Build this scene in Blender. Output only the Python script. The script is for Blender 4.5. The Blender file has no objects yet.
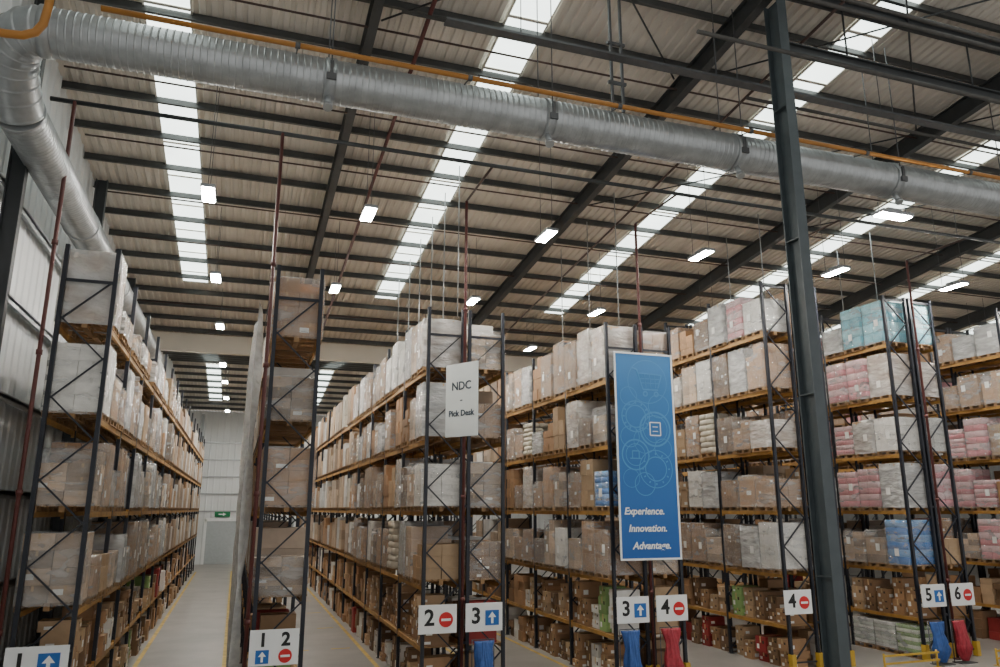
import bpy, math, random
from mathutils import Vector, Matrix, noise
random.seed(7)
S = bpy.context.scene; C = S.collection; PI = math.pi
def s2l(c): return tuple((v/255)/12.92 if v/255 <= .04045 else ((v/255+.055)/1.055)**2.4 for v in c)

# ------------------------------------------------------------------ mesh helper
class MB:
    def __init__(s): s.v=[]; s.f=[]; s.c=[]; s.m=[]; s.sm=[]; s.col=None; s.mi=0
    def face(s, idx, sm=False): s.f.append(idx); s.c.append(s.col); s.m.append(s.mi); s.sm.append(sm)
    def hexa(s, p):
        n=len(s.v); s.v += [tuple(q) for q in p]
        for f in ((0,3,2,1),(4,5,6,7),(0,1,5,4),(1,2,6,5),(2,3,7,6),(3,0,4,7)): s.face([n+i for i in f])
    def box(s, x0,x1,y0,y1,z0,z1):
        s.hexa([(x0,y0,z0),(x1,y0,z0),(x1,y1,z0),(x0,y1,z0),(x0,y0,z1),(x1,y0,z1),(x1,y1,z1),(x0,y1,z1)])
    def bar(s, p0, p1, w, h, up=(0,0,1)):
        p0=Vector(p0); p1=Vector(p1); d=(p1-p0).normalized(); u=Vector(up)
        if abs(d.dot(u))>.99: u=Vector((0,1,0))
        r=d.cross(u).normalized(); u=r.cross(d)
        a=r*w/2; b=u*h/2
        s.hexa([p0-a-b,p0+a-b,p1+a-b,p1-a-b,p0-a+b,p0+a+b,p1+a+b,p1-a+b])
    def sweep(s, pts, rad, n=12, caps=True, fold=None):
        pts=[Vector(p) for p in pts]; k=len(pts)
        if not isinstance(rad,(list,tuple)): rad=[rad]*k
        base=len(s.v); ref=None
        for i in range(k):
            d=(pts[min(i+1,k-1)]-pts[max(i-1,0)]).normalized()
            if ref is None:
                ref=Vector((0,0,1)) if abs(d.z)<.9 else Vector((1,0,0))
            a=(ref-d*ref.dot(d)).normalized(); ref=a; b=d.cross(a)
            for j in range(n):
                t=2*PI*j/n; r=rad[i]*(fold(t,i) if fold else 1); q=pts[i]+(a*math.cos(t)+b*math.sin(t))*r; s.v.append(tuple(q))
        for i in range(k-1):
            for j in range(n):
                j2=(j+1)%n
                s.face([base+i*n+j,base+i*n+j2,base+(i+1)*n+j2,base+(i+1)*n+j],True)
        if caps:
            s.face([base+j for j in range(n)][::-1]); s.face([base+(k-1)*n+j for j in range(n)])
    def tube(s, p0, p1, r, n=10): s.sweep([p0,p1], r, n)
    def ring(s, c, R, w, d=.006, n=28, y=True):   # flat ring in the XZ plane
        b=len(s.v)
        for j in range(n):
            t=2*PI*j/n
            for r in (R-w/2,R+w/2): s.v.append((c[0]+r*math.cos(t),c[1],c[2]+r*math.sin(t)))
        for j in range(n):
            k=(j+1)%n; s.face([b+2*j,b+2*j+1,b+2*k+1,b+2*k])
    def poly(s, pts, y):
        b=len(s.v); s.v += [(p[0],y,p[1]) for p in pts]; s.face(list(range(b,b+len(pts))))
    def sup(s, c, r, e=.4, n=14, m=8):
        b=len(s.v)
        def pw(x): return math.copysign(abs(x)**e, x)
        for i in range(m+1):
            p=-PI/2+PI*i/m
            for j in range(n):
                t=2*PI*j/n
                s.v.append((c[0]+r[0]*pw(math.cos(p))*pw(math.cos(t)), c[1]+r[1]*pw(math.cos(p))*pw(math.sin(t)), c[2]+r[2]*pw(math.sin(p))))
        for i in range(m):
            for j in range(n):
                k=(j+1)%n; s.face([b+i*n+j,b+i*n+k,b+(i+1)*n+k,b+(i+1)*n+j],True)
    def mesh(s, name, mats):
        me=bpy.data.meshes.new(name); me.from_pydata(s.v,[],s.f)
        if not isinstance(mats,(list,tuple)): mats=[mats]
        for m in mats: me.materials.append(m)
        me.polygons.foreach_set('material_index', s.m); me.polygons.foreach_set('use_smooth', s.sm)
        if any(c is not None for c in s.c):
            at=me.color_attributes.new('Col','FLOAT_COLOR','CORNER'); d=[]
            for f,c in zip(s.f,s.c):
                c=c or (1,1,1)
                for _ in f: d += [c[0],c[1],c[2],1]
            at.data.foreach_set('color', d)
        me.update(); return me
    def build(s, name, mats, parent=None, loc=(0,0,0), rot=(0,0,0)): return ob(name, s.mesh(name,mats), parent, loc, rot)

def ob(name, data, parent=None, loc=(0,0,0), rot=(0,0,0)):
    o=bpy.data.objects.new(name, data); C.objects.link(o); o.location=loc; o.rotation_euler=rot
    if parent: o.parent=parent
    return o
def tag(o, label, cat, group=None, kind=None):
    o['label']=label; o['category']=cat
    if group: o['group']=group
    if kind: o['kind']=kind
    return o
def thing(name, label, cat, loc=(0,0,0), rot=(0,0,0), group=None):
    o=ob(name, None, None, loc, rot); o.empty_display_size=.2; return tag(o,label,cat,group)
def struct(o, label=None):
    o['kind']='structure'
    if label: o['label']=label
    return o

# ------------------------------------------------------------------ materials
def mat(name, col, rough=.6, metal=0, var=.12, scale=6, bump=0, attr=False, orand=0, emit=0, coat=0):
    m=bpy.data.materials.new(name); m.use_nodes=True; nt=m.node_tree; N=nt.nodes; L=nt.links; b=N['Principled BSDF']
    tc=N.new('ShaderNodeTexCoord'); nz=N.new('ShaderNodeTexNoise'); nz.inputs['Scale'].default_value=scale; nz.inputs['Detail'].default_value=4
    L.new(tc.outputs['Object'], nz.inputs['Vector'])
    mr=N.new('ShaderNodeMapRange'); mr.inputs[1].default_value=.3; mr.inputs[2].default_value=.7; mr.inputs[3].default_value=1-var; mr.inputs[4].default_value=1+var
    L.new(nz.outputs[0], mr.inputs[0]); sc=mr.outputs[0]
    if orand:
        oi=N.new('ShaderNodeObjectInfo'); m2=N.new('ShaderNodeMapRange'); m2.inputs[3].default_value=1-orand; m2.inputs[4].default_value=1+orand
        L.new(oi.outputs['Random'], m2.inputs[0]); mu=N.new('ShaderNodeMath'); mu.operation='MULTIPLY'
        L.new(sc,mu.inputs[0]); L.new(m2.outputs[0],mu.inputs[1]); sc=mu.outputs[0]
    vm=N.new('ShaderNodeVectorMath'); vm.operation='SCALE'
    if attr:
        at=N.new('ShaderNodeAttribute'); at.attribute_name='Col'; L.new(at.outputs['Color'], vm.inputs[0])
    else: vm.inputs[0].default_value=s2l(col)
    L.new(sc, vm.inputs['Scale']); L.new(vm.outputs[0], b.inputs['Base Color'])
    b.inputs['Roughness'].default_value=rough; b.inputs['Metallic'].default_value=metal
    if coat: b.inputs['Coat Weight'].default_value=coat
    if emit:
        L.new(vm.outputs[0], b.inputs['Emission Color']); b.inputs['Emission Strength'].default_value=emit
    if bump:
        bp=N.new('ShaderNodeBump'); bp.inputs['Strength'].default_value=bump; bp.inputs['Distance'].default_value=.02
        L.new(nz.outputs[0], bp.inputs['Height']); L.new(bp.outputs[0], b.inputs['Normal'])
    return m
def film(name, lo, hi, col, rough=.12):
    m=bpy.data.materials.new(name); m.use_nodes=True; nt=m.node_tree; N=nt.nodes; L=nt.links; b=N['Principled BSDF']
    b.inputs['Base Color'].default_value=(*s2l(col),1); b.inputs['Roughness'].default_value=rough; b.inputs['IOR'].default_value=1.9
    tc=N.new('ShaderNodeTexCoord'); mp=N.new('ShaderNodeMapping'); mp.inputs['Scale'].default_value=(1.1,1.1,3.2); mp.inputs['Rotation'].default_value=(.4,.35,0)
    oi=N.new('ShaderNodeObjectInfo'); cm=N.new('ShaderNodeCombineXYZ'); mu=N.new('ShaderNodeMath'); mu.operation='MULTIPLY'; mu.inputs[1].default_value=40
    L.new(oi.outputs['Random'],mu.inputs[0]); L.new(mu.outputs[0],cm.inputs[0]); L.new(cm.outputs[0],mp.inputs['Location'])
    nz=N.new('ShaderNodeTexNoise'); nz.inputs['Scale'].default_value=1.4; nz.inputs['Detail'].default_value=2.
    n2=N.new('ShaderNodeTexNoise'); n2.inputs['Scale'].default_value=3.2; n2.inputs['Detail'].default_value=4.
    L.new(tc.outputs['Object'],mp.inputs[0]); L.new(mp.outputs[0],nz.inputs['Vector']); L.new(mp.outputs[0],n2.inputs['Vector'])
    mr=N.new('ShaderNodeMapRange'); mr.inputs[1].default_value=.35; mr.inputs[2].default_value=.7; mr.inputs[3].default_value=lo; mr.inputs[4].default_value=hi
    L.new(nz.outputs[0],mr.inputs[0])
    tr=N.new('ShaderNodeBsdfTransparent'); mx=N.new('ShaderNodeMixShader'); out=N['Material Output']
    bp=N.new('ShaderNodeBump'); bp.inputs['Strength'].default_value=1.; bp.inputs['Distance'].default_value=.1; L.new(n2.outputs[0],bp.inputs['Height']); L.new(bp.outputs[0],b.inputs['Normal'])
    L.new(mr.outputs[0],mx.inputs[0]); L.new(tr.outputs[0],mx.inputs[1]); L.new(b.outputs[0],mx.inputs[2]); L.new(mx.outputs[0],out.inputs['Surface'])
    return m
M=dict(
 floor=mat('floor_concrete',(150,146,141),.4,0,.14,.8), deck=mat('roof_liner',(214,207,197),.6,0,.12,.6),
 wall=mat('wall_cladding',(214,217,218),.55,0,.07,.5), wallback=mat('back_wall_panel',(224,226,226),.6,0,.05,.4), cream=mat('cream_panel',(232,228,216),.6,0,.06,.7),
 steel=mat('dark_steel_paint',(58,61,63),.5,.1,.12,3), purl=mat('purlin_grey',(82,84,84),.45,.35,.12,3), steel2=mat('grey_green_column_paint',(74,83,87),.45,.1,.1,4),
 galv=mat('galvanised_steel',(170,174,176),.38,.7,.16,4), galvd=mat('duct_band',(168,172,174),.4,.7,.1,8),
 bracket=mat('bracket_steel',(96,98,100),.5,.6,.1,8),
 gas=mat('yellow_ochre_pipe',(172,116,48),.5,0,.12,4), redp=mat('sprinkler_red',(88,42,38),.5,0,.12,4), brownp=mat('sprinkler_brown',(78,60,54),.5,.1,.12,4),
 post=mat('rack_upright_navy',(36,39,48),.45,.2,.15,5), beam=mat('rack_beam_orange',(176,132,66),.5,.1,.2,4), foot=mat('foot_plate',(70,72,76),.5,.6),
 wood=mat('pallet_timber',(146,114,78),.8,0,.2,7,orand=.2), carton=mat('carton_board',(255,255,255),.65,0,.08,5,attr=True,orand=.28),
 pack=mat('glossy_pack',(255,255,255),.25,0,.08,5,bump=.15,attr=True,orand=.1), sack=mat('woven_sack',(255,255,255),.7,0,.08,8,bump=.2,attr=True,orand=.1),
 clear=film('clear_stretch_film',.14,.42,(226,227,227)), milky=film('milky_stretch_film',.42,.78,(226,226,225)),
 net=film('safety_netting',.42,.62,(206,208,208),.7),
 sky=mat('rooflight_grp',(230,240,234),.5,0,.1,.7,emit=4.4), lens=mat('led_lens',(255,250,240),.4,0,.02,3,emit=310), housing=mat('light_housing',(150,152,155),.4,.5),
 white=mat('sign_white',(236,238,238),.5,0,.03,3), black=mat('sign_black',(18,18,20),.5,0,.05), red=mat('sign_red',(200,30,34),.5,0,.05), blue=mat('sign_blue',(24,98,176),.5,0,.05), green=mat('sign_green',(20,130,80),.5,0,.05),
 ban2=mat('banner_pale_blue',(68,140,196),.5,0,.05), txt=mat('desk_sign_ink',(46,60,74),.5,0,.05), dsign=mat('desk_sign_board',(206,212,212),.5,0,.04,2),
 yellow=mat('safety_yellow',(190,154,50),.5,0,.1), line=mat('worn_yellow_paint',(204,174,88),.6,0,.25,3),
 bagb=mat('blue_sack',(40,78,142),.55,0,.2,9,bump=.6), bagr=mat('red_sack',(150,36,50),.55,0,.2,9,bump=.6), door=mat('door_grey',(176,182,184),.5,0,.05), frame=mat('frame_white',(235,236,236),.5,0,.04),
 paper=mat('paper_label',(238,238,234),.6,0,.03,4), rubber=mat('conduit_grey',(84,82,80),.6,.2))
def banner_mat():
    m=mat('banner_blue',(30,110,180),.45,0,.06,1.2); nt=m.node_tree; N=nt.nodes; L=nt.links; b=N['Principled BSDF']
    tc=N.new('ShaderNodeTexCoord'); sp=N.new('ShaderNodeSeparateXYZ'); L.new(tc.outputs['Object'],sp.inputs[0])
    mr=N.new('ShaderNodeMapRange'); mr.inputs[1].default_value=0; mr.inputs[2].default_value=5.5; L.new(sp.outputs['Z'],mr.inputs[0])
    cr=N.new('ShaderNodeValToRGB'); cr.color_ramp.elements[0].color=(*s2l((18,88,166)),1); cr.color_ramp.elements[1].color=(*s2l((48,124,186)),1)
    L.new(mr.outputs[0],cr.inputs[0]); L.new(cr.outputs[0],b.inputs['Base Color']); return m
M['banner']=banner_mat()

# ------------------------------------------------------------------ room shell
CZ=3.6; FZ=-.75; XL=-4.8; XR=62; YV=38.; YB=68.     # FZ: level of the concrete floor
def rz(y):
    if y<=YV: return 15.9-.11*y
    if y<=53: return 15.9-.11*YV+.11*(y-YV)
    return 15.9-.11*YV+.11*15-.11*(y-53)
def corr_roof(name, y0, y1):
    mb=MB(); x=XL; p=.25; prof=[(0,0),(.11,0),(.14,.05),(.22,.05)]
    xs=[]
    while x<XR:
        for a,b in prof: xs.append((x+a,b))
        x+=p
    n=len(xs)
    for a,b in xs: mb.v.append((a,y0,rz(y0)+b))
    for a,b in xs: mb.v.append((a,y1,rz(y1)+b))
    for i in range(n-1): mb.face([i,n+i,n+i+1,i+1])
    return struct(mb.build(name,M['deck']))
corr_roof('ceiling',1.0,YV); corr_roof('ceiling',YV,53.); corr_roof('ceiling',53.,YB)
mb=MB(); mb.box(XL-.2,XR+.2,-6,YB+.2,FZ-.2,FZ); struct(mb.build('floor',M['floor']))
def ribbed(name, a0, a1, fixed, along, ztop, m):
    mb=MB(); a=a0; pts=[]
    while a<a1-.01:
        for d,e in ((0,0),(.3,0),(.34,.03),(.4,.03),(.44,0)):
            if a+d<=a1: pts.append((a+d,e))
        a+=.5
    pts.append((a1,0)); n=len(pts)
    for top in (0,1):
        for q,e in pts:
            z=ztop(q) if top else FZ
            mb.v.append((fixed+e,q,z) if along=='y' else (q,fixed-e,z))
    for i in range(n-1): mb.face([i,i+1,n+i+1,n+i])
    return struct(mb.build(name,m))
ribbed('wall_left',1.,YB,XL,'y',rz,M['wall']); ribbed('wall_back',XL,XR,YB,'x',lambda q:rz(YB),M['wallback'])
ribbed('wall_right',1.,YB,XR,'y',rz,M['wall'])
tn=[0]
def trim(mb, m):
    tn[0]+=1; return struct(mb.build('trim_%d'%tn[0], m))
mb=MB(); mb.box(XL,XR,YV-.5,YV-.2,10.86,rz(YV)+.0); trim(mb,M['cream'])
for z in (.2,2.0,3.9,5.8,7.7,9.6):
    mb=MB(); mb.box(XL+.04,XL+.2,8,YB-.1,z,z+.07); mb.box(XL+.18,XL+.2,8,YB-.1,z-.08,z+.1); trim(mb,M['galvd'])
for x in (-2.4,.0,1.62,4.12,6.7,9.2):
    mb=MB(); mb.box(x-.06,x+.06,14,60,FZ,FZ+.004); trim(mb,M['line'])
for i in range(9):
    mb=MB(); y=17+i*4.5; mb.box(1.9,2.5,y,y+.1,FZ,FZ+.004); mb.box(3.2,3.8,y,y+.1,FZ,FZ+.004); trim(mb,M['line'])
# back wall door, rails and green sign
d=MB(); d.box(-2.2,.1,YB-.12,YB-.04,FZ,FZ+3.4)
for k in range(11): d.box(-2.2,.1,YB-.14,YB-.12,FZ+.1+k*.3,FZ+.13+k*.3)
d=struct(d.build('door_1',M['door'])); f=MB(); f.box(-2.4,-2.2,YB-.2,YB-.04,FZ,FZ+3.6); f.box(.1,.3,YB-.2,YB-.04,FZ,FZ+3.6); f.box(-2.4,.3,YB-.2,YB-.04,FZ+3.4,FZ+3.65); f.build('door_frame',M['frame'],d)
for z in (3.4,4.8,6.2,7.6,9.):
    mb=MB(); mb.box(XL+.1,14,YB-.14,YB-.04,z,z+.1); trim(mb,M['galvd'])
for x in (-3.2,.9,4.6):
    mb=MB(); mb.box(x-.1,x+.1,YB-.2,YB-.04,FZ,rz(YB)-.3); trim(mb,M['galvd'])
t=thing('exit_sign','small green sign on the white wall at the far end of the leftmost aisle','sign',(-1.05,YB-.22,3.0))
mb=MB(); mb.box(-.6,.6,-.03,.0,0,.42); mb.build('board',M['green'],t)
mb=MB(); mb.poly([(-.3,.17),(.05,.17),(.05,.08),(.3,.21),(.05,.34),(.05,.25),(-.3,.25)],-.034); mb.build('arrow',M['white'],t)
# rooflights
STRIPS=[-2.2,5.4,13.2,20.8,28.4,36.0,43.6]
k=0
for x in STRIPS:
    for (y0,y1) in ((3.,31.),(44.,52.),(54.,64.)):
        if y0>40 and x>14: continue
        k+=1; mb=MB(); w=.46; dz=-.03
        mb.hexa([(x-w,y0,rz(y0)+dz-.02),(x+w,y0,rz(y0)+dz-.02),(x+w,y1,rz(y1)+dz-.02),(x-w,y1,rz(y1)+dz-.02),(x-w,y0,rz(y0)+dz),(x+w,y0,rz(y0)+dz),(x+w,y1,rz(y1)+dz),(x-w,y1,rz(y1)+dz)])
        o=struct(mb.build('window_%d'%k,M['sky'])); f=MB()
        for e in (-w-.02,w+.02): f.bar((x+e,y0,rz(y0)-.05),(x+e,y1,rz(y1)-.05),.04,.05)
        yy=y0+1.8
        while yy<y1: f.bar((x-w,yy,rz(yy)-.065),(x+w,yy,rz(yy)-.065),.09,.02); yy+=1.8
        f.build('window_frame',M['deck'],o)

# ------------------------------------------------------------------ roof steel
ORD=['first','second','third','fourth','fifth','sixth','seventh','eighth','ninth','tenth','eleventh','twelfth','thirteenth','fourteenth','fifteenth','sixteenth','seventeenth','eighteenth','nineteenth','twentieth','twenty-first','twenty-second','twenty-third']
def purlin(y):
    mb=MB(); z=rz(y)-.02; mb.box(XL,XR,y-.012,y+.012,z-.2,z); mb.box(XL,XR,y-.075,y+.012,z-.21,z-.195); mb.box(XL,XR,y-.012,y+.07,z-.015,z)
    return mb.build('roof_purlin',M['purl'])
ys=[YV-1.2-1.62*i for i in range(22)]
for i,y in enumerate(ys): tag(purlin(y),'grey steel roof purlin, %s counted towards the viewer from the cream valley panel'%ORD[i],'beam','roof purlins above the near racks')
y=YV+1.2
while y<YB-1:
    tag(purlin(y),'grey steel roof purlin in the further roof beyond the cream valley panel','beam','roof purlins beyond the valley panel'); y+=1.7
RAF=[2.0,9.7,17.5,25.2,32.9,40.6]
def ibeam(mb,p0,p1,w,h,tf=.03,tw=.02):
    u=Vector((0,0,1)); p0=Vector(p0); p1=Vector(p1)
    mb.bar(p0,p1,tw,h); mb.bar(p0+u*(h/2-tf/2),p1+u*(h/2-tf/2),w,tf); mb.bar(p0-u*(h/2-tf/2),p1-u*(h/2-tf/2),w,tf)
for i,x in enumerate(RAF):
    mb=MB(); off=-.24-.25
    ibeam(mb,(x,1.2,rz(1.2)+off),(x,YV-.55,rz(YV-.55)+off),.2,.5)
    tag(mb.build('roof_rafter',M['steel']),'dark steel I-section rafter sloping down the roof, %s from the left wall'%ORD[i],'beam','roof rafters above the near racks')
for i,x in enumerate(RAF[:3]):
    mb=MB(); off=-.49
    ibeam(mb,(x,YV+.2,rz(YV+.2)+off),(x,53,rz(53)+off),.2,.5); ibeam(mb,(x,53,rz(53)+off),(x,YB-.3,rz(YB-.3)+off),.2,.5)
    tag(mb.build('roof_rafter',M['steel']),'dark steel rafter in the further roof past the valley panel, %s from left'%ORD[i],'beam','rafters beyond the valley panel')
# roof bracing rods
RODS=[((9.9,14.4),(17.3,7.9)),((9.9,7.9),(17.3,14.4)),((17.7,14.4),(25.,7.9)),((17.7,7.9),(25.,14.4)),((2.2,7.9),(9.5,14.4)),((2.2,14.4),(9.5,7.9)),((17.7,20.9),(25.,14.6)),((9.9,20.9),(17.3,14.6))]
for i,(a,b) in enumerate(RODS):
    mb=MB(); dz=-.30-.06*(i%2); mb.tube((a[0],a[1],rz(a[1])+dz),(b[0],b[1],rz(b[1])+dz),.022,8)
    tag(mb.build('bracing_rod',M['steel']),'thin dark diagonal bracing rod under the roof, %s of eight'%ORD[i],'rod','diagonal roof bracing rods')
# main column
CX,CY=9.86,11.1
t=thing('steel_column','tall grey-green steel I-section column standing in front of rack 4-5','column',(CX,CY,FZ))
mb=MB(); h=rz(CY)-.78-FZ
mb.box(-.011,.011,-.18,.18,.02,h); t_=mb.build('web',M['steel2'],t)
for s in (-1,1):
    mb=MB(); mb.box(-.11,.11,s*.19-.012,s*.19+.012,.02,h); mb.build('flange',M['steel2'],t)
mb=MB(); mb.box(-.25,.25,-.32,.32,0,.03); mb.build('base_plate',M['steel2'],t)
for z in (3.2,6.4,9.4,12.2):
    mb=MB(); mb.box(-.105,.105,-.178,.178,z,z+.02); mb.build('stiffener',M['steel2'],t)
for i,y in enumerate((15.6,23.2,30.6)):
    t=thing('wall_column','dark steel column against the left wall cladding, %s from the front'%ORD[i],'column',(XL+.35,y,FZ),group='wall columns')
    mb=MB(); hh=rz(y)-.3-FZ; mb.box(-.14,.14,-.01,.01,.02,hh); mb.box(-.15,-.125,-.1,.1,.02,hh); mb.box(.125,.15,-.1,.1,.02,hh); mb.build('shaft',M['steel'],t)
    mb=MB(); mb.box(-.2,.2,-.18,.18,0,.025); mb.build('base_plate',M['steel'],t)
# long parallel girder beams over the column line, tied by thin rods
t=thing('twin_girder','pair of long dark parallel beams running right from the column head, tied by rods','girder',(CX,CY,12.9))
mb=MB(); ibeam(mb,(.13,0,0),(44,0,0),.16,.22); mb.build('bottom_beam',M['steel'],t)
mb=MB(); ibeam(mb,(.13,0,1.36),(44,0,1.36),.16,.26); mb.build('top_beam',M['steel'],t)
for i in range(12):
    mb=MB(); mb.tube((1.8+i*3.6,0,.1),(1.8+i*3.6,0,1.25),.02,8); mb.build('tie_rod',M['steel'],t)

# ------------------------------------------------------------------ ducts and pipes
def ridged(mb, pts, r, step=.11, n=36, dr=.008):
    P=[Vector(p) for p in pts]; out=[]; rad=[]
    for a,b in zip(P[:-1],P[1:]):
        L=(b-a).length; k=max(1,int(L/step))
        for i in range(k):
            q=a.lerp(b,i/k); d=(b-a)/k
            for f,e in ((0,0),(.06,0),(.72,0),(.78,0),(.83,dr),(.96,dr)): out.append(q+d*f); rad.append(r+e)
    out.append(P[-1]); rad.append(r); mb.sweep(out,rad,n)
DY,DZ,DR=12.3,11.0,.385
t=thing('air_duct','large galvanised spiral duct crossing the hall under the roof and turning along left wall','duct',(0,DY,DZ))
JX=[1.0,5.15,9.45,13.7,17.9,22.1,26.3,30.5]
secs=[-3.4]+JX+[34.]
for a,b in zip(secs[:-1],secs[1:]):
    mb=MB(); ridged(mb,[(a,0,0),(b,0,0)],DR); mb.build('duct_section',M['galv'],t)
for x in [-3.4]+JX:
    mb=MB(); mb.tube((x-.09,0,0),(x+.09,0,0),DR+.025,36); b=mb.build('joint_band',M['galvd'],t)
    if x<0: continue
    mb=MB(); mb.box(x-.03,x+.03,-DR-.06,-DR-.02,-.16,.16); mb.box(x-.08,x+.08,-DR-.07,-DR-.03,-.2,-.08); mb.build('clamp',M['bracket'],b)
    mb=MB(); mb.tube((x-.02,-.12,-DR+.02),(x-.02,-.22,-DR-.2),.06,14); mb.tube((x-.02,-.22,-DR-.2),(x-.02,-.25,-DR-.26),.085,14); mb.build('nozzle',M['galvd'],t)
    for s in (-1,1):
        mb=MB(); mb.tube((x,s*.36,.2),(x,s*.36,rz(DY)-DZ-.3),.012,6); mb.build('hanger_rod',M['bracket'],t)
# elbow made of gores with raised seams
pts=[]; A=Vector((-3.4,0,0)); B=Vector((-4.15,.0,.0)); Cc=Vector((-4.05,1.5,-.7))
for i in range(10):
    u=i/9; pts.append(A*(1-u)**2+B*2*u*(1-u)+Cc*u*u)
out=[];rad=[]
for i,(a,b) in enumerate(zip(pts[:-1],pts[1:])):
    for f,e in ((0.02,.0),(.06,0),(.80,.0),(.86,.0),(.9,.015),(.98,.015)): out.append(a.lerp(b,f)); rad.append(DR+.003+e)
mb=MB(); mb.sweep(out,rad,36); mb.build('elbow',M['galv'],t)
y=1.5
for i in range(4):
    mb=MB(); ridged(mb,[(-4.05,y,-.7),(-4.05,y+5.6,-.7)],DR); mb.build('duct_section',M['galv'],t)
    mb=MB(); mb.tube((-4.05,y-.06,-.7),(-4.05,y+.06,-.7),DR+.022,36); mb.build('joint_band',M['galvd'],t); y+=5.6
# gas pipe
t=thing('gas_pipe','long ochre yellow pipe running just in front of the large duct','pipe',(0,0,0))
mb=MB(); mb.sweep([(-2.55,11.6,11.15),(30,11.6,11.15)],.045,10); mb.build('pipe_run',M['gas'],t)
for x in range(0,30,3):
    mb=MB(); mb.tube((x+.4,11.6,11.15),(x+.4,11.95,11.22),.015,6); mb.tube((x+.36,11.6,11.15),(x+.44,11.6,11.15),.058,10); mb.build('pipe_clip',M['bracket'],t)
mb=MB(); mb.sweep([(XL+.02,11.2,10.22),(-3.6,11.2,10.2),(-3.4,11.2,10.22),(-3.25,11.2,10.3),(-3.17,11.2,10.46),(-3.14,11.2,10.75),(-3.1,11.2,rz(11.2)-.02)],.06,12)
tag(mb.build('gas_pipe',M['gas']),'short ochre pipe bending upwards beside the duct elbow','pipe')
t=thing('drop_bracket','pair of steel drop rods with cross bars hanging above the duct','bracket',(6.7,12.2,DZ+.42))
for s in (-.12,.12):
    mb=MB(); mb.bar((s,0,0),(s,0,2.6),.05,.05); mb.build('rod',M['bracket'],t)
for z in (.1,.6,1.5):
    mb=MB(); mb.box(-.2,.2,-.03,.03,z,z+.06); mb.build('cross_bar',M['bracket'],t)
def pipe(name,pts,r,m,label,cat='pipe',group=None):
    mb=MB(); mb.sweep(pts,r,8); return tag(mb.build(name,m),label,cat,group)
for i,y in enumerate((14.6,17.8,20.6,23.6,26.6,32.6)):
    pipe('sprinkler_pipe',[(XL+.3,y,rz(y)-.42),(40,y,rz(y)-.42)],.025,M['brownp'],'thin brown sprinkler pipe crossing under the purlins, %s from the front'%ORD[i],group='sprinkler cross pipes')
pipe('sprinkler_main',[(3.1,6,rz(6)-.62),(3.1,36,rz(36)-.62)],.05,M['redp'],'thick dark red sprinkler main following the first rafter up the roof')
pipe('sprinkler_main',[(11.4,6,rz(6)-.62),(11.4,34,rz(34)-.62)],.035,M['brownp'],'thinner brown sprinkler main following the second rafter up the roof')
pipe('sprinkler_header',[(-4.2,16.0,11.75),(30,16.0,11.75)],.05,M['steel'],'dark horizontal header pipe feeding the vertical risers at the rack ends')
CN=['grey conduit running level just behind the large duct','upper grey conduit running level before the twin girder','lower grey conduit running level before the twin girder','grey conduit midway between the large duct and twin girder','thin grey conduit tight under the roof right of the column']
for i,(x,y,z) in enumerate(((2.5,13.6,13.7),(5.5,9.9,13.3),(8.5,9.4,12.6),(7.5,10.5,12.3),(10.5,13.0,12.9))):
    pipe('conduit',[(x,y,z),(40,y,z)],.04,M['rubber'],CN[i],'conduit')
t=thing('cable_tray','galvanised cable tray running level under the roof in front of the duct','cable tray',(3.,11.9,12.4))
mb=MB(); mb.box(0,37,-.11,.11,0,.008); mb.build('tray_base',M['bracket'],t)
for s in (-.11,.10):
    mb=MB(); mb.box(0,37,s,s+.01,0.008,.05); mb.build('side_rail',M['bracket'],t)
for y in (-.06,0,.05):
    mb=MB(); mb.tube((0,y,.03),(37,y,.03),.02,6); mb.build('cable',M['black'],t)
for k in range(8):
    mb=MB(); mb.tube((1.5+k*4.4,0,.0),(1.5+k*4.4,0,1.95),.01,6); mb.build('hanger_rod',M['bracket'],t)
RACKS=[ # name, sides, y0, bays, riser x
 ('left wall rack',[(-3.6,-2.6)],16.2,16,-3.75),('rack 1-2',[(.45,1.45)],16.2,16,.36),('rack 2-3',[(4.35,5.35),(5.45,6.45)],18.5,15,5.3),
 ('rack 3-4',[(9.45,10.45),(10.55,11.55)],18.5,9,10.45),('rack 4-5',[(14.85,15.85),(15.95,16.95)],18.5,6,15.9),('rack 5-6',[(19.65,20.65),(20.75,21.75)],18.5,6,20.7),('rack 6-7',[(24.75,25.75),(25.85,26.85)],18.5,6,25.8)]
for (nm,sd,y0,nb,rx) in RACKS:
    t=thing('sprinkler_riser','thin dark red vertical pipe at the front end of the %s'%nm,'pipe',(rx,y0-.22,FZ),group='risers at the rack ends'); hz=11.75-FZ
    mb=MB(); mb.sweep([(0,0,.02),(0,0,hz-.25),(0,-.02,hz)] if y0>17 else [(0,0,.02),(0,0,hz)],.04,8); mb.build('pipe_run',M['redp'],t)
    mb=MB(); mb.tube((0,0,0),(0,0,.04),.12,12); mb.build('flange',M['redp'],t)
    for z in (2.2,4.6,7.2,9.4):
        mb=MB(); mb.tube((0,0,z),(0,0,z+.1),.058,8); mb.build('coupling',M['redp'],t)
    if y0>17:
        mb=MB(); mb.sweep([(0,-.02,hz),(0,16.0-y0+.22,hz)],.03,8); mb.build('branch',M['brownp'],t)
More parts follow.
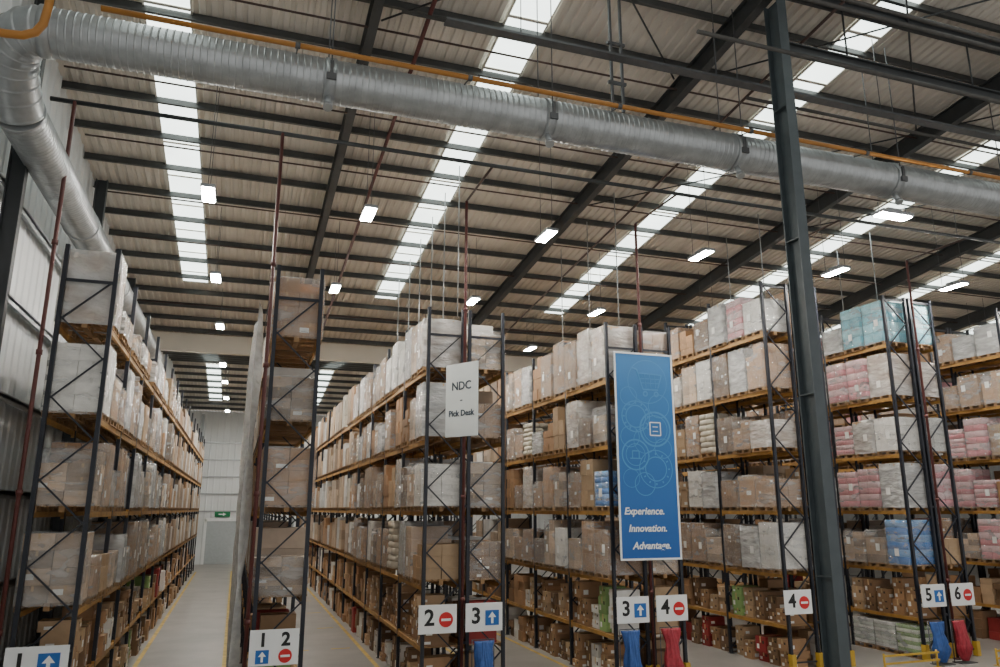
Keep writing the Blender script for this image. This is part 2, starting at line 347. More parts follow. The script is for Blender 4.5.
for x,yy in ((4.85,(19.4,21,22.6,24.3,26,28)),(9.95,(19.6,21.6,23.8)),(15.35,(19.6,21.4)),(20.2,(19.7,21.3))):
    for i,y in enumerate(yy):
        rn={4.85:'2-3',9.95:'3-4',15.35:'4-5',20.2:'5-6'}[x]
        pipe('sprinkler_drop',[(x+.55,y,8.75 if x<12 else 10.3),(x+.55,y,rz(y)-.45)],.016,M['galvd'],'thin pale sprinkler drop above the loads of rack %s, %s from the front'%(rn,ORD[i]),'pipe','sprinkler drops above racks')

# ------------------------------------------------------------------ lights
def high_bay(x,y,label,z=10.7,rotz=0,wire=None):
    t=thing('high_bay_light',label,'light',(x,y,z),(0,0,rotz),'high bay lights')
    mb=MB(); mb.box(-.16,.16,-.47,.47,.0,.07)
    for k in range(7): mb.box(-.13,.13,-.4+k*.125,-.37+k*.125,.07,.11)
    mb.box(-.08,.08,-.2,.2,.11,.17); mb.build('housing',M['housing'],t)
    mb=MB(); mb.box(-.13,.13,-.42,.42,-.02,0); mb.build('lens',M['lens'],t)
    top=wire if wire else rz(y)-z-.3
    for s in (-.4,.4):
        mb=MB(); mb.tube((0,s,.07),(0,s,top),.008,5); mb.build('hanging_wire',M['bracket'],t)
AX=[(-1.15,'aisle 1'),(2.55,'aisle 2'),(7.3,'aisle 3'),(12.1,'aisle 4'),(16.9,'aisle 5'),(21.7,'aisle 6'),(26.5,'aisle 7'),(31.3,'the far right aisle')]
for j,(x,an) in enumerate(AX):
    for i,y in enumerate((17.5,24.3,31.1,38.6,45.2,52,59)):
        if i>2 and j>3: continue
        high_bay(x,y,'bright LED high bay light over %s, %s from the front'%(an,ORD[i]), 10.7 if i!=3 else 10.5)
high_bay(13.7,12.3,'bright LED light mounted right under the large duct beyond the column',10.12,PI/2,.3)

# ------------------------------------------------------------------ racks
BAY=2.8
def LVS(ri): return [.42,1.8,3.55,5.3,7.1]+([8.85] if ri>=4 else [])
def frame_meshes(HT):
    mb=MB()
    for x in (.04,.96):
        mb.box(x-.04,x-.034,-.045,.045,.01,HT); mb.box(x+.034,x+.04,-.045,.045,.01,HT); mb.box(x-.04,x+.04,-.045,-.038,.01,HT)
        mb.box(x-.04,x+.04,.03,.036,.01,HT)
    posts=mb.mesh('upright_frame',M['post']); mb=MB(); z=.2; s=0
    mb.bar((.06,0,z),(.94,0,z),.03,.04)
    while z<HT-.9:
        a,b=(.08,.92) if s%2==0 else (.92,.08)
        mb.bar((a,0,z-.02),(b,0,z+.80),.03,.04,(0,1,0)); s+=1; z+=.78
    mb.bar((.06,0,z),(.94,0,z),.03,.06)
    return posts,mb.mesh('bracing',M['post'])
FPS={False:frame_meshes(8.75-FZ),True:frame_meshes(10.5-FZ)}
mb=MB(); mb.box(-.07,.07,-.08,.08,0,.012); mb.box(-.05,.05,-.055,-.048,0,.12); FF=mb.mesh('foot_plate',M['foot'])
mb=MB()
for sgn in (-1,1): mb.box(sgn*.062-.006,sgn*.062+.006,-.11,.05,.0,.42)
mb.box(-.068,.068,-.12,-.1,0,.42); FG=mb.mesh('post_guard',M['yellow'])
mb=MB(); mb.box(-.025,.025,.05,BAY-.05,-.10,0)
for y in (.05,BAY-.07): mb.box(-.03,.032,y,y+.02,-.15,.05)
BM=mb.mesh('shelf_beam',M['beam'])
mb=MB()
for k in range(9): mb.box(.065,.935,.08+k*.3,.08+k*.3+.24,-.03,-.002)
DK=mb.mesh('shelf_deck',M['wood'])
RL={'left wall rack':'long navy and orange single pallet rack standing along the left wall','rack 1-2':'narrow single depth pallet rack with pale grey netting facing the leftmost aisle',
 'rack 2-3':'double pallet rack behind the hanging pick desk sign, long face towards the second aisle','rack 3-4':'double pallet rack standing directly behind the tall blue banner','rack 4-5':'tall double pallet rack standing behind the grey-green steel column',
 'rack 5-6':'tall double pallet rack with turquoise and pink loads right of the column','rack 6-7':'tall double pallet rack furthest right, cut by the edge of the photo'}
for ri,(nm,sides,y0,nb,rx) in enumerate(RACKS):
    t=thing('pallet_rack',RL[nm],'rack',(sides[0][0],y0,FZ)); LV=[z-FZ for z in LVS(ri)]; FP,FB=FPS[ri>=4]
    nbeam=0; far=MB()
    for b in range(nb+1):
        for (xa,xb) in sides:
            ox=xa-sides[0][0]
            f=ob('upright_frame',FP,t,(ox,b*BAY,0)); ob('bracing',FB,f)
            if b<5:
                for x in (.04,.96): ob('foot_plate',FF,f,(x,0,0))
                if b==0:
                    for x in (.04,.96): ob('post_guard',FG,f,(x,0,.012))
            if b<nb: ob('shelf_deck',DK,t,(ox,b*BAY,LV[0]))
    for b in range(nb):
        for (xa,xb) in sides:
            for lv in range(0,len(LV)):
                for x in (.035,.965):
                    ox=xa-sides[0][0]+x; nbeam+=1
                    if nbeam<=98: ob('shelf_beam',BM,t,(ox,b*BAY,LV[lv]))
                    else: far.box(ox-.025,ox+.025,b*BAY+.05,b*BAY+BAY-.05,LV[lv]-.10,LV[lv])
    if far.v: far.build('shelf_beam',M['beam'],t)['kind']='stuff'
    if len(sides)==2:
        for z in (1.2,4.4,7.6):
            for b in (0,1,2):
                mb=MB(); mb.box(1.0,1.1,b*BAY-.03,b*BAY+.03,z,z+.06); mb.build('row_spacer',M['post'],t)
    if nm=='rack 1-2':
        mb=MB(); L=nb*BAY; nyy=int(L/.12); rows=12
        for i in range(nyy+1):
            y=-.35+i*.12
            for r in range(rows+1):
                z=.15+8.45*r/rows
                sway=.11*math.sin(y*2.3+.35*math.sin(z*.9))+.04*math.sin(y*6.1+z*.6)
                mb.v.append((-.29+sway*(.45+.55*math.sin(PI*((r*3/rows)%1))),y,z))
        for i in range(nyy):
            for r in range(rows):
                a=i*(rows+1)+r; mb.face([a,a+rows+1,a+rows+2,a+1],True)
        mb.build('safety_netting',M['net'],t)
        for z in (.15,2.9,5.8,8.6):
            mb=MB(); mb.tube((-.12,-.3,z),(-.12,L,z),.012,6); mb.build('netting_cable',M['bracket'],t)

# ------------------------------------------------------------------ pallet load prototypes
PD,PW=1.06,.80
mb=MB()
for x in (-.47,0,.47): mb.box(x-.05,x+.05,-.4,.4,0,.022)
for x in (-.47,0,.47):
    for y in (-.35,0,.35): mb.box(x-.05,x+.05,y-.05,y+.05,.022,.1)
for k in range(3): mb.box(-.53,.53,-.4+k*.35,-.3+k*.35,.1,.118)
for k in range(7): x=-.53+k*.16; mb.box(x,x+.1,-.4,.4,.118,.14)
PAL=mb.mesh('pallet',M['wood'])
def jit(c,a): 
    f=1+random.uniform(-a,a); return tuple(min(1,v*f) for v in c)
def grid(col,nx,ny,nz,H,var=.13,label=.13,tape=(180,150,112),mis=.006,top=.2):
    mb=MB(); base=s2l(col); dx,dy,dz=PD/nx,PW/ny,H/nz
    for k in range(nz):
        for i in range(nx):
            for j in range(ny):
                if k==nz-1 and random.random()<top: continue
                if 0<i<nx-1 and 0<j<ny-1 and k<nz-1: continue
                ox,oy=random.uniform(-mis,mis),random.uniform(-mis,mis)
                x0=-PD/2+i*dx+.005+ox; x1=x0+dx-.010; y0=-PW/2+j*dy+.005+oy; y1=y0+dy-.010; z0=.14+k*dz; z1=z0+dz-.005
                mb.col=jit(base,var); mb.box(x0,x1,y0,y1,z0,z1)
                tc=jit(s2l(tape),.08); cx=(x0+x1)/2; cy=(y0+y1)/2
                for sx,edge in ((x0-.002,i==0),(x1+.002,i==nx-1)):
                    if not edge: continue
                    mb.col=tc; a=mb
                    a.box(sx-.001,sx+.001,cy-.022,cy+.022,z1-dz*.3,z1)
                    if random.random()<label:
                        mb.col=s2l((228,228,224)); w=dy*random.uniform(.14,.24); yy=cy+random.choice((-1,1))*dy*.24; zz=z0+dz*random.uniform(.35,.6)
                        a.box(sx-.0015,sx+.0015,yy-w,yy+w,zz-dz*.17,zz+dz*.17)
                for sy,edge in ((y0-.002,j==0),(y1+.002,j==ny-1)):
                    if not edge: continue
                    mb.col=tc; mb.box(cx-.022,cx+.022,sy-.001,sy+.001,z1-dz*.3,z1)
                    if random.random()<label:
                        mb.col=s2l((228,228,224)); w=dx*random.uniform(.14,.24); xx=cx+random.choice((-1,1))*dx*.22; zz=z0+dz*random.uniform(.35,.6)
                        mb.box(xx-w,xx+w,sy-.0015,sy+.0015,zz-dz*.17,zz+dz*.17)
    return mb.mesh('carton_stack',M['carton'])
def sacks(col,nz,H):
    mb=MB(); b=s2l(col); dz=H/nz
    for k in range(nz):
        n=2 if k%2 else 3
        for i in range(n):
            mb.col=jit(b,.1); w=PD/n
            for j in range(2 if n==3 else 1):
                hw=PW/(2 if n==3 else 1)
                mb.sup((-PD/2+w*(i+.5)+random.uniform(-.01,.01),-PW/2+hw*(j+.5),.14+dz*(k+.5)),(w*.51,hw*.51,dz*.56),.45,14,6)
    return mb.mesh('sack_stack',M['sack'])
def packs(col,nx,ny,nz,H,col2=None,e=.13):
    mb=MB(); b=s2l(col); dx,dy,dz=PD/nx,PW/ny,H/nz
    for k in range(nz):
        for i in range(nx):
            for j in range(ny):
                if 0<i<nx-1 and 0<j<ny-1 and k<nz-1: continue
                mb.col=jit(s2l(col2) if col2 and (k%2) else b,.14)
                mb.sup((-PD/2+dx*(i+.5),-PW/2+dy*(j+.5),.14+dz*(k+.5)),(dx*.5,dy*.5,dz*.5),e,16,8)
    return mb.mesh('pack_stack',M['pack'])
def bigbox(col,H):
    mb=MB(); b=s2l(col); mb.col=b; h=H
    mb.box(-.51,.51,-.38,.38,.14,.14+h); mb.col=jit(s2l((176,146,110)),.05); mb.box(-.525,.525,-.395,.395,.14+h-.16,.14+h+.01); mb.box(-.52,.52,-.39,.39,.14,.2)
    mb.col=s2l((230,230,226)); mb.box(-.514,-.51,-.2,.02,.6,.78); mb.box(.51,.514,-.2,.02,.6,.78); mb.box(-.3,-.08,-.384,-.38,.6,.78)
    mb.col=s2l((60,60,60)); 
    for x in (-.25,.25): mb.box(x-.01,x+.01,-.4,.4,.14,.14+h+.014)
    return mb.mesh('bulk_carton',M['carton'])
def wrap(H,m,nm='stretch_film'):
    mb=MB(); n=5; rows=7; per=[]
    for (x0,y0,x1,y1) in ((-1,-1,1,-1),(1,-1,1,1),(1,1,-1,1),(-1,1,-1,-1)):
        for i in range(n): per.append((x0+(x1-x0)*i/n,y0+(y1-y0)*i/n))
    L=len(per)
    for r in range(rows+1):
        for (x,y) in per:
            e=1+.018*random.random()+.010
            ins=.97 if r==rows else 1
            mb.v.append((x*PD/2*e*ins,y*PW/2*(e+.004)*ins,.10+ (H+.055)*r/rows+random.uniform(-.01,.01)))
    for r in range(rows):
        for i in range(L):
            j=(i+1)%L; mb.face([r*L+i,r*L+j,(r+1)*L+j,(r+1)*L+i],(r+i)%3>0)
    mb.face([rows*L+i for i in range(L)])
    return mb.mesh(nm,M[m])
LABS={}
for sx in (-1,1):
    for (yy,zz) in ((.12,.62),(-.18,.78),(.02,.5)):
        mb=MB(); mb.box(sx*(PD/2*1.045)-.002,sx*(PD/2*1.045)+.002,yy-.08,yy+.08,zz-.11,zz+.11)
        LABS.setdefault(sx,[]).append(mb.mesh('paper_label',M['paper']))
BR=(162,126,92); BR2=(126,98,72); TAN=(182,154,122); WH=(222,219,213); GR=(164,164,163)
KINDS={}
def kind(key,look,stack,H,wr=None): KINDS.setdefault(key,[]).append((look,stack,H,wrap(H,wr) if wr else None))
for H in (.95,1.28):
    kind('brown','film-wrapped brown cartons',grid(BR,2,2,4,H),H,'clear')
    kind('brown','film-wrapped small brown cartons',grid(BR,2,3,5,H),H,'clear')
    kind('brown','film-wrapped large brown cartons',grid(BR,2,2,3,H),H,'clear')
    kind('bare','bare brown cartons',grid(BR,2,2,4,H,.2,mis=.015,top=.4),H)
    kind('tan','loose-edged tan cartons',grid(TAN,2,2,3,H,mis=.015,top=.35),H)
    kind('dark','dark brown cartons',grid(BR2,3,2,5,H,.18,mis=.012,top=.3),H,'clear')
    kind('white','white cartons in film',grid(WH,2,2,4,H,.07,.15,(204,200,192)),H,'clear')
    kind('milky','milky film-wrapped load',grid(TAN,2,2,3,H,top=.1),H,'milky')
    kind('milkyg','grey-white film-wrapped load',grid(GR,3,2,4,H,.2,top=.1),H,'milky')
    kind('mixed','film-wrapped mixed cartons',grid((172,148,124),2,2,4,H,.45,top=.4),H,'clear')
    kind('bulk','strapped brown bulk carton',bigbox(BR,H-.05),H,'clear')
kind('sack','stacked pale sacks',sacks((205,196,180),7,1.1),1.1)
kind('pink','pink packs in film',packs((208,132,140),3,2,6,1.2,(226,186,188)),1.2,'clear')
kind('cyan','turquoise bottle packs',packs((112,196,216),3,2,4,1.3,(150,214,228)),1.3,'clear')
kind('blue','bright blue packs',packs((60,124,196),3,2,6,1.3,(110,162,216)),1.3,'clear')
kind('green','small green and white packs',packs((136,166,104),4,3,7,.78,(214,218,198),.2),.78,'clear')
kind('whitep','small white packs',packs((226,226,220),4,3,7,.78,(200,206,196),.2),.78,'clear')
WGT={'brown':30,'bare':7,'tan':7,'dark':10,'white':11,'milky':11,'milkyg':8,'mixed':18,'bulk':6,'sack':2}
KS=list(WGT); KW=[WGT[k] for k in KS]
SLOT=['front','middle','rear']; LVN=['floor level','lowest shelf','second shelf','third shelf','fourth shelf','top shelf']
cam=Vector((0,0,CZ)); FW=Vector((.3239,.9461,0))
def inframe(p):
    X,Y,Z=p.x,p.y,p.z-CZ
    R=X*.9461-Y*.3239; F=X*.3153+Y*.9211+Z*.2284; U=-X*.0740-Y*.2161+Z*.9736
    px=500+750*R/F; py=333.5-750*U/F
    return -15<px<1015 and py<675
cands=[]
for ri,(nm,sides,y0,nb,rx) in enumerate(RACKS):
    LV=LVS(ri)
    for si,(xa,xb) in enumerate(sides):
        nbl={0:16,1:5,2:15,3:5,4:4,5:3,6:3}[ri] if si==0 else 2
        for b in range(nbl):
            for lv in range(0,len(LV)):
                for s in range(3):
                    if lv==0 and not (ri==5 and si==0 and b==0): continue
                    if random.random()<(.07 if lv<len(LV)-1 else .08) and not b==0: continue
                    p=Vector(((xa+xb)/2,y0+b*BAY+.5+.9*s,LV[lv] if lv else FZ))
                    w=(p-cam).dot(FW)
                    if si==1 and (b>0 or s>0): w+=60
                    if ri==1 and (b>0 or s>0): w+=60
                    if ri>=3 and b>=3: w+=30
                    if not inframe(p+Vector((0,0,.6))): w+=60
                    cands.append((w,ri,si,b,lv,s,p))
cands.sort(key=lambda c:c[0])
SPEC={(5,0,5,0):'cyan',(5,0,5,1):'cyan',(5,0,5,2):'milkyg',(5,1,5,0):'cyan',(5,0,4,0):'milky',(5,0,4,1):'pink',(5,0,4,2):'pink',(5,0,3,0):'white',(5,0,3,1):'milky',(5,0,3,2):'pink',(5,0,2,0):'milkyg',(5,0,2,1):'pink',(5,0,2,2):'pink',(5,0,1,0):'blue',(5,0,1,1):'mixed',(5,0,1,2):'mixed',(5,1,2,0):'pink',(5,0,0,0):'green',(5,0,0,1):'whitep',(5,0,0,2):'whitep',
      (3,0,2,0):'blue',(3,0,4,0):'milky',(3,0,4,1):'milky',(3,0,4,2):'brown',(4,0,5,0):'white',(4,0,5,1):'pink',(4,0,4,1):'milkyg',(4,0,3,0):'milky',(6,0,5,0):'milkyg',(6,0,5,1):'milkyg',(6,0,2,1):'pink',(6,0,3,1):'pink',(6,0,1,2):'mixed',(0,0,4,0):'milky',(0,0,3,0):'white',(0,0,2,0):'mixed',(0,0,1,0):'mixed',(1,0,4,0):'brown',(1,0,3,0):'mixed',(1,0,2,0):'brown',(1,0,1,0):'mixed',(2,0,4,0):'milky',(2,0,3,0):'milkyg',(2,0,2,0):'white'}
def rackword(ri,si):
    nm=RACKS[ri][0]
    return nm if ri<2 else nm+(' left half' if si==0 else ' right half')
farm=MB()
for n,(w,ri,si,b,lv,s,p) in enumerate(cands):
    nl=len(LVS(ri))-1
    kd=SPEC.get((ri,si,lv,s)) if b==0 else None
    if kd is None:
        kd=random.choices(KS,KW)[0]
        if ri>=5 and random.random()<.2: kd=random.choice(['pink','white','pink'])
    look,stk,H,wr=random.choice(KINDS[kd])
    smax=1.5/(H+.16) if lv<nl else 1.28
    sc=min(smax,random.uniform(.72,1.35)) if lv<nl else random.uniform(.72,1.35)
    if kd in ('cyan','blue'): sc=min(smax,1.1)
    if kd=='blue' and ri==3: sc=.72
    if lv==0: sc=1.
    if ri>=4 and lv==nl: sc=min(sc,1.05)
    if ri==3 and lv==nl: sc=random.uniform(1.25,1.6)/H
    if ri==2 and lv==nl: sc=random.uniform(1.0,1.5)/H
    if ri==0 and lv==nl: sc=1.43/H if (b==0 and s==0) else (random.uniform(.35,.6)/H if b<3 else random.uniform(.5,1.)/H)
    if n<300:
        lab='%s, %s pallet of %s bay, %s, %s'%(look,SLOT[s],ORD[b],'top shelf' if lv==nl else LVN[lv],rackword(ri,si))
        flip=random.choice((0,1))
        t=thing('pallet_load',lab,'pallet load',p+Vector((random.uniform(-.04,.04),random.uniform(-.015,.015),0)),(0,0,random.uniform(-.025,.025)+PI*flip),'shrink wrapped pallet loads')
        ob('pallet',PAL,t); q=ob(stk.name.split('.')[0],stk,t); q.scale=(1,1,sc); q.location.z=.14*(1-sc)
        if wr:
            q=ob('stretch_film',wr,t); q.scale=(1,1,sc); q.location.z=.14*(1-sc)
            if random.random()<.6 and sc*H>.85:
                sx=(1 if ri==0 else -1)*(-1 if flip else 1); ob('paper_label',random.choice(LABS[sx]),t)
    else:
        x,y,z=p; farm.col=s2l((140,108,74)); 
        for q in (-.3,.3): farm.box(x-.5,x+.5,y+q-.06,y+q+.06,z,z+.1)
        farm.box(x-.53,x+.53,y-.4,y+.4,z+.1,z+.14)
        c={'brown':(176,154,130),'bare':BR,'tan':TAN,'dark':(140,118,98),'white':WH,'milky':(206,202,196),'milkyg':(196,196,194),'mixed':(180,162,144),'bulk':BR,'sack':(200,192,176),'pink':(208,150,154),'cyan':(150,206,222),'blue':(58,120,186),'green':(130,160,100),'whitep':WH}[kd]
        h=H*sc; k2=3
        for k in range(k2):
            for j in range(2):
                farm.col=jit(s2l(c),.22); farm.box(x-.52,x+.52,y-.39+j*.395,y-.005+j*.395,z+.14+h*k/k2,z+.14+h*(k+1)/k2-.006)
if farm.v: tag(farm.build('pallet_load',M['carton']),'distant pallet loads filling the far bays of the long racks','pallet load',None,'stuff')

# ------------------------------------------------------------------ loose cartons on the floor and the low pick shelf
CART={}
CC={'brown':BR,'dark brown':BR2,'tan':TAN,'white':WH,'green':(140,172,108),'grey':(120,120,122),'red':(150,52,50)}
def carton_mesh(col,h,d=.35,w=.28):
    mb=MB(); mb.col=s2l(col)
    mb.box(-d,d,-w,w,0,h); mb.col=jit(s2l((196,170,126)),.05)
    mb.box(-d-.002,d+.002,-.025,.025,h*.6,h+.002); mb.col=s2l((230,230,226))
    mb.box(-d-.003,d+.003,.06,w*.75,h*.2,h*.5); mb.box(-d*.7,-d*.25,-w-.003,w+.003,h*.2,h*.5)
    mb.col=s2l((70,56,44)); mb.box(-d-.002,d+.002,-w*.7,-w*.35,h*.55,h*.75)
    return mb.mesh('carton',M['carton'])
for cn,c in CC.items(): CART[cn]=[(h,carton_mesh(c,h,d,w)) for h,d,w in ((.2,.35,.215),(.26,.3,.2),(.32,.35,.19),(.44,.34,.215))]
cl=[]
for ri,(nm,sides,y0,nb,rx) in enumerate(RACKS):
    for si,(xa,xb) in enumerate(sides):
        nbl={0:13,1:2,2:13,3:5,4:3,5:3,6:2}[ri] if si==0 else 1
        for b in range(nbl):
          for tier,(zb,zm) in enumerate(((FZ,.95),(.42,1.15))):
            if ri==5 and si==0 and b==0 and tier==0: continue
            for st in range(5):
                face=xb-.42 if ri==0 else xa+.42
                if si==1: face=(xa+xb)/2
                x=face+random.uniform(-.06,.1); y=y0+b*BAY+.36+.52*st; z=zb
                n=random.choice((2,3,3,4))
                cn=random.choices(list(CC),[8,8,6,3.5,.5,1,.8])[0]
                for q in range(n):
                    h,me=random.choice(CART[cn])
                    if z-zb+h>zm: break
                    w=(Vector((x,y,z))-cam).dot(FW)+(15 if si else 0)
                    if not inframe(Vector((x,y,z+h*.7))): w+=60
                    if ri==1: w+=15
                    cl.append((w,cn,me,h,(x+random.uniform(-.05,.05),y+random.uniform(-.012,.012),z),ri,si,b,st,q,tier)); z+=h
cl.sort(key=lambda c:c[0]); fm=MB()
QN=['bottom','second','third','fourth']
for n,(w,cn,me,h,p,ri,si,b,st,q,tier) in enumerate(cl):
    if n<298:
        o=ob('carton',me,None,p,(0,0,random.uniform(-.07,.07)))
        tag(o,'%s carton, %s in %s stack, %s bay, %s, %s'%(cn,QN[q],ORD[st],ORD[b],'pick shelf' if tier else 'floor level',rackword(ri,si)),'carton','loose cartons in the low picking levels of the racks')
    else:
        fm.col=jit(s2l(CC[cn]),.15); x,y,z=p; fm.box(x-.35,x+.35,y-.215,y+.215,z,z+h)
if fm.v: tag(fm.build('carton',M['carton']),'distant loose cartons in the low picking levels far down the aisles','carton',None,'stuff')

# ------------------------------------------------------------------ signs
def text(s,size,shear=0,bold=0,ext=.004,align='CENTER'):
    cu=bpy.data.curves.new('t','FONT'); cu.body=s; cu.size=size; cu.shear=shear; cu.offset=bold; cu.extrude=ext; cu.align_x=align; cu.align_y='CENTER'; cu.resolution_u=3
    o=bpy.data.objects.new('t',cu); C.objects.link(o); dg=bpy.context.evaluated_depsgraph_get(); dg.update()
    me=bpy.data.meshes.new_from_object(o.evaluated_get(dg)); bpy.data.objects.remove(o); return me
def put_text(s,size,m,parent,x,y,z,name='lettering',**k):
    me=text(s,size,**k); me.materials.clear(); me.materials.append(m); return ob(name,me,parent,(x,y,z),(PI/2,0,0))
def symbol(kind_,parent,x,z,r):
    if kind_=='go':
        mb=MB(); mb.box(x-r,x+r,-.03,-.02,z-r,z+r); q=mb.build('arrow_plate',M['blue'],parent)
        mb=MB(); mb.poly([(x-.18*r,z-.75*r),(x+.18*r,z-.75*r),(x+.18*r,z+.05*r),(x+.6*r,z+.05*r),(x,z+.8*r),(x-.6*r,z+.05*r),(x-.18*r,z+.05*r)],-.033); mb.build('arrow',M['white'],q)
    else:
        mb=MB(); mb.tube((x,-.02,z),(x,-.03,z),r,28); q=mb.build('no_entry_disc',M['red'],parent)
        mb=MB(); mb.box(x-.68*r,x+.68*r,-.036,-.03,z-.16*r,z+.16*r); mb.build('bar',M['white'],q)
def board(loc,w,h,items,label):
    t=thing('aisle_sign',label,'sign',loc,group='aisle number signs')
    mb=MB(); mb.box(-w/2,w/2,-.02,0,-h/2,h/2); mb.build('board',M['white'],t)
    for (num,k,nx,nz,ns,sx,sz,sr) in items:
        put_text(num,ns,M['black'],t,nx,-.024,nz,'numeral',bold=.012); symbol(k,t,sx,sz,sr)
    for z in (-h*.3,h*.3):
        mb=MB(); mb.box(-w/2-.02,w/2+.02,0,.03,z-.02,z+.02); mb.build('rail',M['bracket'],t)
board((-3.07,15.75,1.02),.98,.54,[('1','go',-.26,0,.42,.19,-.02,.17)],'white aisle sign reading 1 with blue arrow at the left wall rack')
board((.87,15.75,1.06),.9,.64,[('1','go',-.21,.13,.33,-.21,-.16,.12),('2','stop',.21,.13,.33,.21,-.16,.125)],'white aisle sign reading 1 and 2 at end of rack 1-2')
for (cx,y,a,ka,b_,kb,rk) in ((5.22,18.1,'2','stop','3','go','2-3'),(10.36,18.1,'3','go','4','stop','3-4'),(15.5,18.1,'4','stop',None,None,'4-5'),(20.42,18.1,'5','go','6','stop','5-6')):
    for s,nn,kk in ((-1,a,ka),(1,b_,kb)):
        if nn is None: continue
        board((cx+s*.57,y,1.1),.92,.64,[(nn,kk,-.2,.02,.5,.2,-.02,.17)],'white aisle sign reading %s with %s, front of rack %s'%(nn,'blue arrow' if kk=='go' else 'red no-entry disc',rk))
# pick desk sign
t=thing('hanging_sign','tall pale grey sign reading NDC Pick Desk on the riser of rack 2-3','sign',(5.02,17.55,CZ+2.62),(0,0,-math.radians(58)))
mb=MB(); mb.box(-.52,.52,-.015,.015,-.9,.9); mb.build('board',M['dsign'],t)
put_text('NDC',.29,M['txt'],t,0,-.02,.33,bold=.005); put_text('-',.3,M['txt'],t,0,-.02,0); put_text('Pick Desk',.205,M['txt'],t,0,-.02,-.34,bold=.005)
mb=MB(); mb.box(-.5,.5,.015,.05,.6,.66); mb.box(-.5,.5,.015,.05,-.66,-.6); mb.bar((0,.03,.63),(.1,.75,.63),.04,.04); mb.build('bracket',M['bracket'],t)
# banner
t=thing('banner','tall blue banner with white italic slogan and icon circles before rack 3-4','banner',(10.37,18.05,CZ-1.29))
BW,BH=.91,5.52
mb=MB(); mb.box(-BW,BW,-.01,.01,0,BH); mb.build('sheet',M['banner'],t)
mb=MB(); e=.05
mb.box(-BW,BW,-.02,.012,0,e); mb.box(-BW,BW,-.02,.012,BH-e,BH); mb.box(-BW,-BW+e,-.02,.012,e,BH-e); mb.box(BW-e,BW,-.02,.012,e,BH-e); mb.build('border',M['white'],t)
for i,s in enumerate(('Experience.','Innovation.','Advantage.')):
    put_text(s,.255,M['white'],t,-.76+i*.11,-.014,1.24-i*.44,shear=.22,bold=.006,align='LEFT')
mb=MB(); y=-.0125
for (x,z,r,w) in ((-.3,3.75,.42,.03),(.28,3.42,.46,.05),(.28,3.42,.37,.02),(-.35,2.72,.4,.04),(-.35,2.72,.29,.02),(.25,2.35,.5,.025),(.1,4.72,.6,.02),(-.1,1.95,.3,.025),(.42,4.05,.32,.02),(-.5,4.3,.25,.02),(.5,2.9,.26,.02),(-.5,3.2,.28,.02),(.25,2.35,.32,.03),(-.3,3.75,.3,.03),(-.05,3.1,.34,.015),(-.5,2.1,.24,.015)):
    mb.ring((x,y,z),r,w); y-=.00025
for (x,z,r) in ((.25,2.35,.37),(-.3,3.75,.34)):
    for k in range(12):
        a=2*PI*k/12; mb.bar((x+r*math.cos(a),y,z+r*math.sin(a)),(x+(r+.06)*math.cos(a),y,z+(r+.06)*math.sin(a)),.04,.002,(0,1,0))
mb.build('circle_pattern',M['ban2'],t)
mb=MB(); y=-.019
def seg(x0,z0,x1,z1,w=.03): mb.bar((x0,y,z0),(x1,y,z1),w,.004,(0,1,0))
pl=[(-.38,5.1),(-.22,5.05),(-.05,4.5),(.42,4.5)]
for a,b in zip(pl[:-1],pl[1:]): seg(*a,*b,.04)
seg(-.18,4.95,.55,4.92,.035); seg(.55,4.92,.42,4.55,.035)
for x in (.05,.2,.35): seg(x-.03,4.93,x-.0,4.55,.02)
for z in (4.68,4.8): seg(-.12,z,.48,z,.02)
mb.ring((.02,y,4.38),.06,.04); mb.ring((.36,y,4.38),.06,.04); mb.build('trolley_icon',M['ban2'],t)
mb=MB(); 
for a,b in zip([(.12,3.25),(.44,3.25),(.44,3.6),(.12,3.6)],[(.44,3.25),(.44,3.6),(.12,3.6),(.12,3.25)]): seg(*a,*b,.03)
for z in (3.36,3.48): seg(.2,z,.36,z,.02)
mb.build('clipboard_icon',M['white'],t)
mb=MB(); seg(-.45,2.62,-.45,2.82,.035); seg(-.25,2.62,-.25,2.82,.035); seg(-.45,2.82,-.25,2.82,.035); seg(-.52,2.62,-.18,2.62,.035); mb.build('load_icon',M['ban2'],t)
mb=MB(); mb.box(-.5,.5,.01,.04,5.2,5.26); mb.box(-.5,.5,.01,.04,.25,.31); mb.box(.04,.11,.01,.2,5.18,5.28); mb.build('bracket',M['bracket'],t)

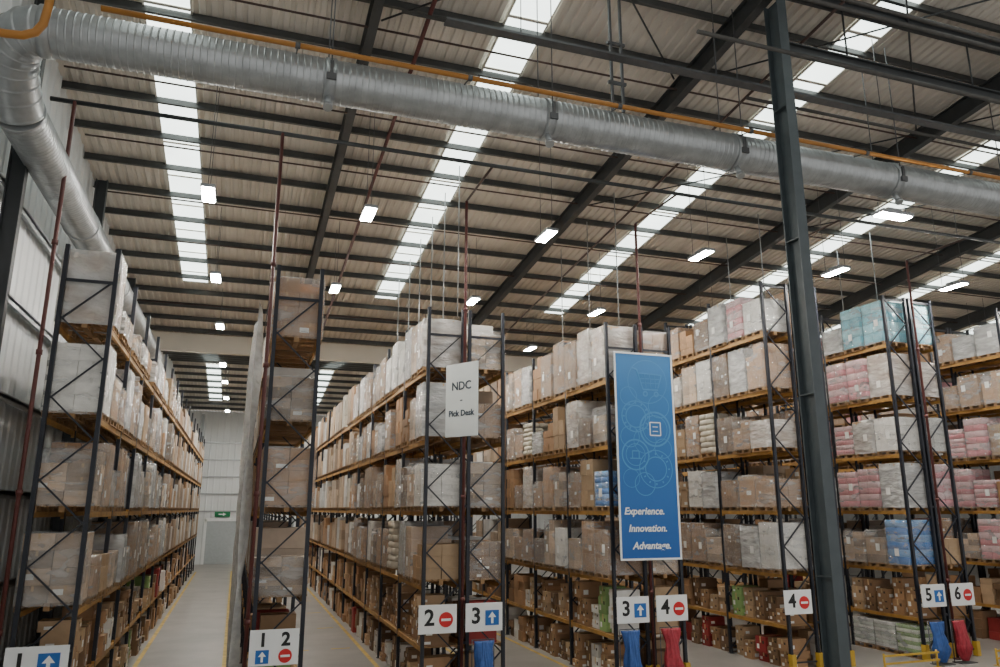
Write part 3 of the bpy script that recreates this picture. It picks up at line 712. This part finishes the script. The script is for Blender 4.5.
# ------------------------------------------------------------------ floor level things at rack ends
def sack_stand(x,y,m,label,h=1.1):
    t=thing('waste_sack_stand',label,'waste sack',(x,y,FZ),group='coloured waste sacks'); ph=random.uniform(0,6); sd=random.uniform(0,50)
    for sx in (-.27,.27):
        mb=MB(); mb.tube((sx,.14,.02),(sx,.14,h+.03),.012,8); mb.build('pole',M['bracket'],t)
    mb=MB(); mb.box(-.3,.3,-.14,.2,0,.02); mb.build('base',M['bracket'],t)
    mb=MB(); mb.bar((-.28,.14,h+.02),(.28,.14,h+.02),.02,.02); mb.build('hook_bar',M['bracket'],t)
    K=22; zs=[.06+(h-.06)*i/(K-1) for i in range(K)]; pts=[(0,.0+.09*(z/h)**2,z) for z in zs]
    def fold(a,i):
        u=i/(K-1); A=.10+.17*min(1,u*3.2) if u<.31 else .27-.07*math.sin((u-.31)/.69*PI); B=.07+.10*min(1,u*3) if u<.33 else .17-.11*(u-.33)/.67
        r=1/math.sqrt((math.cos(a)/A)**2+(math.sin(a)/B)**2)
        c=noise.noise(Vector((math.cos(a)*2.2+sd,math.sin(a)*2.2,u*2.)))*.3+abs(noise.noise(Vector((math.cos(a)*5+sd,math.sin(a)*5,u*3.+4))))*.45-.14
        return r*(1+c)
    mb=MB(); mb.sweep(pts,[1.]*K,56,fold=fold); mb.build('sack',m,t)
sack_stand(5.72,17.8,M['bagb'],'blue waste sack on a stand below the 3 sign of rack 2-3',1.35)
sack_stand(9.55,17.75,M['bagb'],'blue waste sack on a stand left of the red one near rack 3-4',1.4)
sack_stand(10.7,17.75,M['bagr'],'red waste sack on a stand under the blue banner',1.4)
sack_stand(19.6,17.8,M['bagb'],'blue waste sack on a stand in front of rack 5-6',1.15)
sack_stand(20.45,17.8,M['bagr'],'red waste sack on a stand in front of rack 5-6',1.15)
for (x0,x1,y,rk) in ((-3.7,-2.5,15.3,'left wall rack'),(7.8,9.2,17.6,'rack 3-4'),(17.2,19.2,17.6,'rack 5-6'),(20.9,23.4,17.2,'the rightmost rack')):
    t=thing('rack_end_barrier','yellow steel guard rail on the floor before the end of %s'%rk,'barrier',((x0+x1)/2,y,FZ),group='rack end barriers'); w=(x1-x0)/2
    for s in (-1,1):
        mb=MB(); mb.tube((s*(w-.05),0,.012),(s*(w-.05),0,.46),.03,12); mb.box(s*(w-.05)-.08,s*(w-.05)+.08,-.08,.08,0,.012); mb.build('post',M['yellow'],t)
    for z in (.2,.4):
        mb=MB(); mb.bar((-w,-.04,z),(w,-.04,z),.03,.05); mb.build('rail',M['yellow'],t)

# ------------------------------------------------------------------ world and camera
w=bpy.data.worlds.new('World'); S.world=w; w.use_nodes=True
bg=w.node_tree.nodes['Background']; bg.inputs[0].default_value=(1,.98,.95,1); bg.inputs[1].default_value=.85
cd=bpy.data.cameras.new('camera'); co=bpy.data.objects.new('camera',cd); C.objects.link(co)
cd.sensor_width=36; cd.lens=27; cd.clip_end=300
co.location=(0,0,CZ); co.rotation_euler=(PI/2+math.radians(13.2),0,-math.radians(18.9)); S.camera=co
